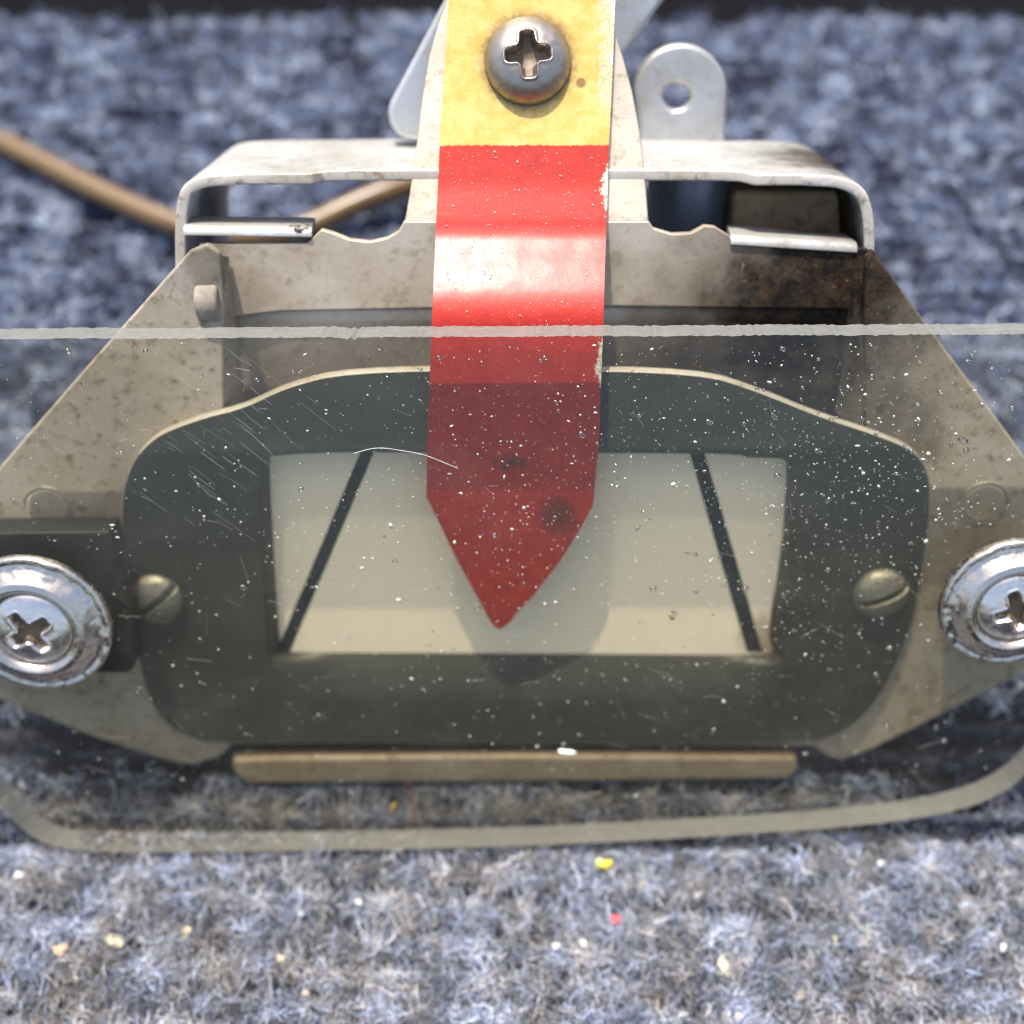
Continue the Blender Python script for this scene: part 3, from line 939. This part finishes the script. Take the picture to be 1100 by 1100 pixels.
cab = [RI @ (ground(u, v, h) * S) / S for u, v, h in ((-420, 40, 2), (-200, 70, 2), (-20, 141, 2.4), (60, 182, 3), (120, 212, 3), (180, 238, 3), (240, 256, 3), (320, 250, 3), (375, 221, 3.5), (440, 196, 5),
       (500, 182, 9), (560, 186, 14), (590, 230, 18))]
tube('cable', cab, 1.85, M_cable, inst)

# ------------------------------------------------------------------ dust, scratches, threads on the plate
mk = MT('pale_dust'); mk.set(Base_Color=mk.mix(mk.noise(.8, 3, .6), (.55, .53, .48), (.34, .31, .25)), Roughness=.4); M_dust = mk.m
def specks(name, items, mat):
    """items: (centre Vector mm, a, b, c, rot) little pebbles in one mesh"""
    bm = bmesh.new(); bmesh.ops.create_icosphere(bm, subdivisions=1, radius=1)
    base = np.array([v.co[:] for v in bm.verts]); fc = np.array([[v.index for v in f.verts] for f in bm.faces]); bm.free()
    VV, FF = [], []
    for k, (c, a, b, h, r) in enumerate(items):
        p = base * np.array([a, b, h]) * (1 + rng.uniform(-.25, .25, (len(base), 1)))
        ca, sa = math.cos(r), math.sin(r)
        q = np.stack([p[:, 0] * ca - p[:, 1] * sa, p[:, 0] * sa + p[:, 1] * ca, p[:, 2]], 1) + np.array(c[:])
        VV.append(q); FF.append(fc + k * len(base))
    return mesh(name, np.concatenate(VV).tolist(), np.concatenate(FF).tolist(), mat, None, True)
IT = []
for k in range(5200):
    if random.random() < .45:
        u, v = random.gauss(600, 200), random.gauss(560, 120)
    elif random.random() < .4:
        u, v = random.gauss(900, 120), random.gauss(520, 110)
    else:
        u, v = random.uniform(0, 1100), random.uniform(368, 900)
    if not (0 < u < 1100 and 367 < v < 880): continue
    if math.hypot(u - 37, v - 671) < 90 or math.hypot(u - 1087, v - 648) < 86: continue
    s_ = min(.24, .028 * math.exp(random.gauss(0, .65)))
    e = random.uniform(1, 2.6) if random.random() < .3 else random.uniform(1, 1.4)
    IT.append((px(u, v, .02), s_ * e, s_, s_ * .5, random.gauss(-.5, .7)))
for k in range(420):      # specks on the pointer above the plate
    v = random.uniform(160, 352); u = random.uniform(np.interp(v, *PL) + 4, np.interp(v, *PR) - 4)
    s_ = min(.12, .035 * math.exp(random.gauss(0, .5)))
    IT.append((px(u, v, pz(v) + .08), s_, s_ * random.uniform(1, 2), s_ * .5, 0))
SP = []
for k in range(420):
    u, v = (random.gauss(900, 130), random.gauss(520, 130)) if k % 2 else (random.uniform(5, 1095), random.uniform(375, 870))
    if not (0 < u < 1100 and 370 < v < 875) or math.hypot(u - 37, v - 671) < 92 or math.hypot(u - 1087, v - 648) < 88: continue
    s_ = min(.30, .13 * math.exp(random.gauss(0, .5)))
    SP.append((px(u, v, .0), s_ * random.uniform(1, 1.9), s_, s_ * .45, random.gauss(-.5, .4)))
mk = MT('clear_spatter')
_t = mk.n('ShaderNodeBsdfTransparent'); _t.inputs[0].default_value = (.9, .9, .87, 1)
_g = mk.n('ShaderNodeBsdfGlossy'); _g.inputs['Roughness'].default_value = .16
_f = mk.n('ShaderNodeFresnel'); _f.inputs[0].default_value = 1.6
_m = mk.n('ShaderNodeMixShader'); mk.l(mk.math('ADD', _f.outputs[0], .06), _m.inputs[0]); mk.l(_t.outputs[0], _m.inputs[1]); mk.l(_g.outputs[0], _m.inputs[2])
mk.l(_m.outputs[0], mk.out.inputs[0])
sp = specks('spatter_drops', SP, mk.m)
sp.matrix_world = ROOT
sp['kind'] = 'stuff'; sp['category'] = 'spatter'; sp['label'] = 'clear dried spatter drops sprinkled over the front of the smoked plate'
d = specks('dust_specks', IT, M_dust)
d.matrix_world = ROOT
d['kind'] = 'stuff'; d['category'] = 'dust'; d['label'] = 'fine white dust specks scattered over the smoked plate and the red pointer'

def strand(pts, r, n=5):
    V, F = [], []
    for i, p in enumerate(pts):
        t = (Vector(pts[min(i + 1, len(pts) - 1)]) - Vector(pts[max(i - 1, 0)])).normalized()
        s_ = t.cross(Vector((0, 0, 1))).normalized(); q_ = s_.cross(t)
        for k in range(n):
            a = 2 * math.pi * k / n
            V.append(tuple(Vector(p) + (s_ * math.cos(a) + q_ * math.sin(a)) * r))
    for i in range(len(pts) - 1):
        for k in range(n):
            F.append((i * n + k, i * n + (k + 1) % n, (i + 1) * n + (k + 1) % n, (i + 1) * n + k))
    return V, F
def multi(name, lst, mat, parent):
    V, F = [], []
    for v, f in lst:
        o_ = len(V); V += v; F += [tuple(i + o_ for i in q) for q in f]
    return mesh(name, V, F, mat, parent, False)
# fine scratches of the plate surface
scr = []
for k in range(150):
    if k < 34: u, v, a, L = random.gauss(240, 45), random.gauss(470, 35), math.radians(38) + random.gauss(0, .06), random.uniform(8, 60)
    else: u, v, a, L = random.uniform(10, 1090), random.uniform(375, 860), random.gauss(.5, .6), random.uniform(4, 30)
    if math.hypot(u - 37, v - 671) < 95 or math.hypot(u - 1087, v - 648) < 90: continue
    bend = random.gauss(0, .1)
    pts = [px(u + math.cos(a + bend * t) * L * t, v + math.sin(a + bend * t) * L * t, .004) for t in np.linspace(-.5, .5, 5)]
    scr.append(strand(pts, random.uniform(.004, .011), 4))
mk = MT('scratch'); mk.set(Base_Color=(.30, .30, .28), Roughness=.35); M_scr = mk.m
s_o = multi('scratches', scr, M_scr, plate); s_o['kind'] = 'stuff'

def tag(o, label, cat, group=None, kind=None):
    o['label'] = label; o['category'] = cat
    if group: o['group'] = group
    if kind: o['kind'] = kind
def fibre(name, ppts, z, r, color, label):
    m = MT(name); m.set(Base_Color=color, Roughness=.5)
    pts = [px(u, v, z + .05 * math.sin(i)) for i, (u, v) in enumerate(chaikin(ppts, 3, False))]
    V, F = strand(pts, r, 6)
    o = mesh(name, V, F, m.m, None, True); o.matrix_world = ROOT
    tag(o, label, name.replace('_', ' '))
fibre('lint_hair', [(380, 487), (405, 480), (432, 484), (455, 488), (470, 494), (492, 503)], .08, .022, (.6, .6, .57), 'thin white hair lying on the smoked plate across the left edge of the red pointer')
fibre('red_thread', [(436, 840), (438, 850), (444, 856), (440, 866), (446, 874), (437, 888)], -3.5, .05, (.45, .03, .05), 'short crinkled red thread near the bottom edge of the smoked plate')
fibre('curled_hair', [(622, 684), (628, 677), (638, 676), (644, 683), (642, 690)], .1, .022, (.16, .12, .07), 'tiny curled brown hair on the plate below the red pointer tip')

# crumbs: flat little flakes with a torn outline
def crumb(name, c, sx, sy, sz, col, rot=0, tilt_=0, world_=True):
    m = MT(name + '_skin'); n1 = m.noise(2, 4, .6)
    m.set(Base_Color=m.mix(n1, col, tuple(x * .75 for x in col)), Roughness=.5)
    bm = bmesh.new(); bmesh.ops.create_icosphere(bm, subdivisions=2, radius=1)
    R = Matrix.Rotation(rot, 3, 'Z') @ Matrix.Rotation(tilt_, 3, 'X')
    for v in bm.verts:
        p = v.co.copy(); n_ = 1 + .7 * (vnoise(np.array([p.x * 1.6 + rot * 9]), np.array([p.y * 1.6 + p.z * 1.3 + 7]))[0] - .5) * 2
        p = Vector((math.copysign(abs(p.x) ** .9, p.x) * sx * n_, math.copysign(abs(p.y) ** .9, p.y) * sy * n_, p.z * sz))
        v.co = (R @ p) * S
    me = bpy.data.meshes.new(name); bm.to_mesh(me); bm.free()
    o = link(name, me, m.m, None, True)
    o.location = (ROOT @ (Vector(c) * S)) if not world_ else Vector(c) * S
    if not world_: o.rotation_euler = ROOT.to_euler()
    return o
tag(crumb('yellow_flake', ground(650, 928, .3), 1.0, .65, .3, (.80, .62, .03), .1, .3), 'bright yellow paint flake on the carpet below the plate', 'flake')
tag(crumb('red_flake', ground(663, 988, .3), .55, .6, .3, (.75, .05, .06), .6, .4), 'small bright red flake on the carpet below the yellow flake', 'flake')
tag(crumb('yellow_splinter', px(423, 866, -3.6), .35, .9, .15, (.60, .42, .06), -.4, 0, False), 'yellow splinter near the red thread at the bottom of the plate', 'splinter')
tag(crumb('white_crumb', px(609, 808, .15), .9, .35, .25, (.8, .8, .78), -.2, 0, False), 'white crumb on the plate in front of the cream bottom lip', 'crumb')
tag(crumb('seed_husk', px(722, 663, .1), .75, .25, .15, (.30, .20, .09), -.8, 0, False), 'tiny brown husk on the plate right of the red pointer tip', 'husk')
tag(crumb('long_pale_crumb', ground(777, 1040, .3), .55, 1.2, .4, (.52, .48, .34), .4, .3), 'largest elongated cream crumb on the carpet near the lower right', 'crumb')
pale = [(385, 970, 'bluish white crumb alone under the middle of the plate edge, left of centre'),
        (323, 980, 'white crumb just left of the bluish white one below the plate'),
        (330, 1068, 'white crumb near the bottom edge, right of its tan neighbour'),
        (302, 1030, 'cream crumb midway between the plate and the bottom edge, left of centre'),
        (123, 1010, 'larger cream crumb in the carpet at the lower left'),
        (198, 1003, 'white crumb right of the larger cream crumb at the lower left'),
        (65, 1021, 'tan crumb left of the larger cream crumb at the lower left'),
        (690, 952, 'tan crumb on the carpet right of the yellow flake'),
        (945, 928, 'white crumb just below the right part of the plate edge'),
        (598, 1016, 'leftmost of the two white crumbs under the red flake'),
        (627, 1013, 'rightmost of the two white crumbs under the red flake'),
        (897, 1008, 'white crumb right of the elongated cream crumb'),
        (860, 1070, 'white crumb low on the carpet right of the elongated cream crumb'),
        (1078, 1018, 'white crumb at the right edge of the picture'),
        (20, 940, 'pale crumb at the left edge close under the plate corner'),
        (795, 1092, 'yellowish crumb at the bottom edge below the elongated cream crumb'),
        (786, 1008, 'small tan crumb just above the elongated cream crumb'),
        (735, 1090, 'white crumb at the bottom edge right of centre')]
for k, (u, v, lb) in enumerate(pale):
    w = (.42, .31, .20) if 'tan' in lb else (.48, .42, .28) if 'cream' in lb else (.46, .42, .18) if 'yellowish' in lb else (.52, .52, .50)
    big = 1.5 if 'larger' in lb else 1
    o = crumb('pale_crumb', ground(u, v, -.1), random.uniform(.3, .55) * big, random.uniform(.35, .7) * big, random.uniform(.2, .4), w, random.uniform(0, 3), random.uniform(-.5, .5))
    tag(o, lb, 'crumb', 'pale crumbs in the carpet pile')
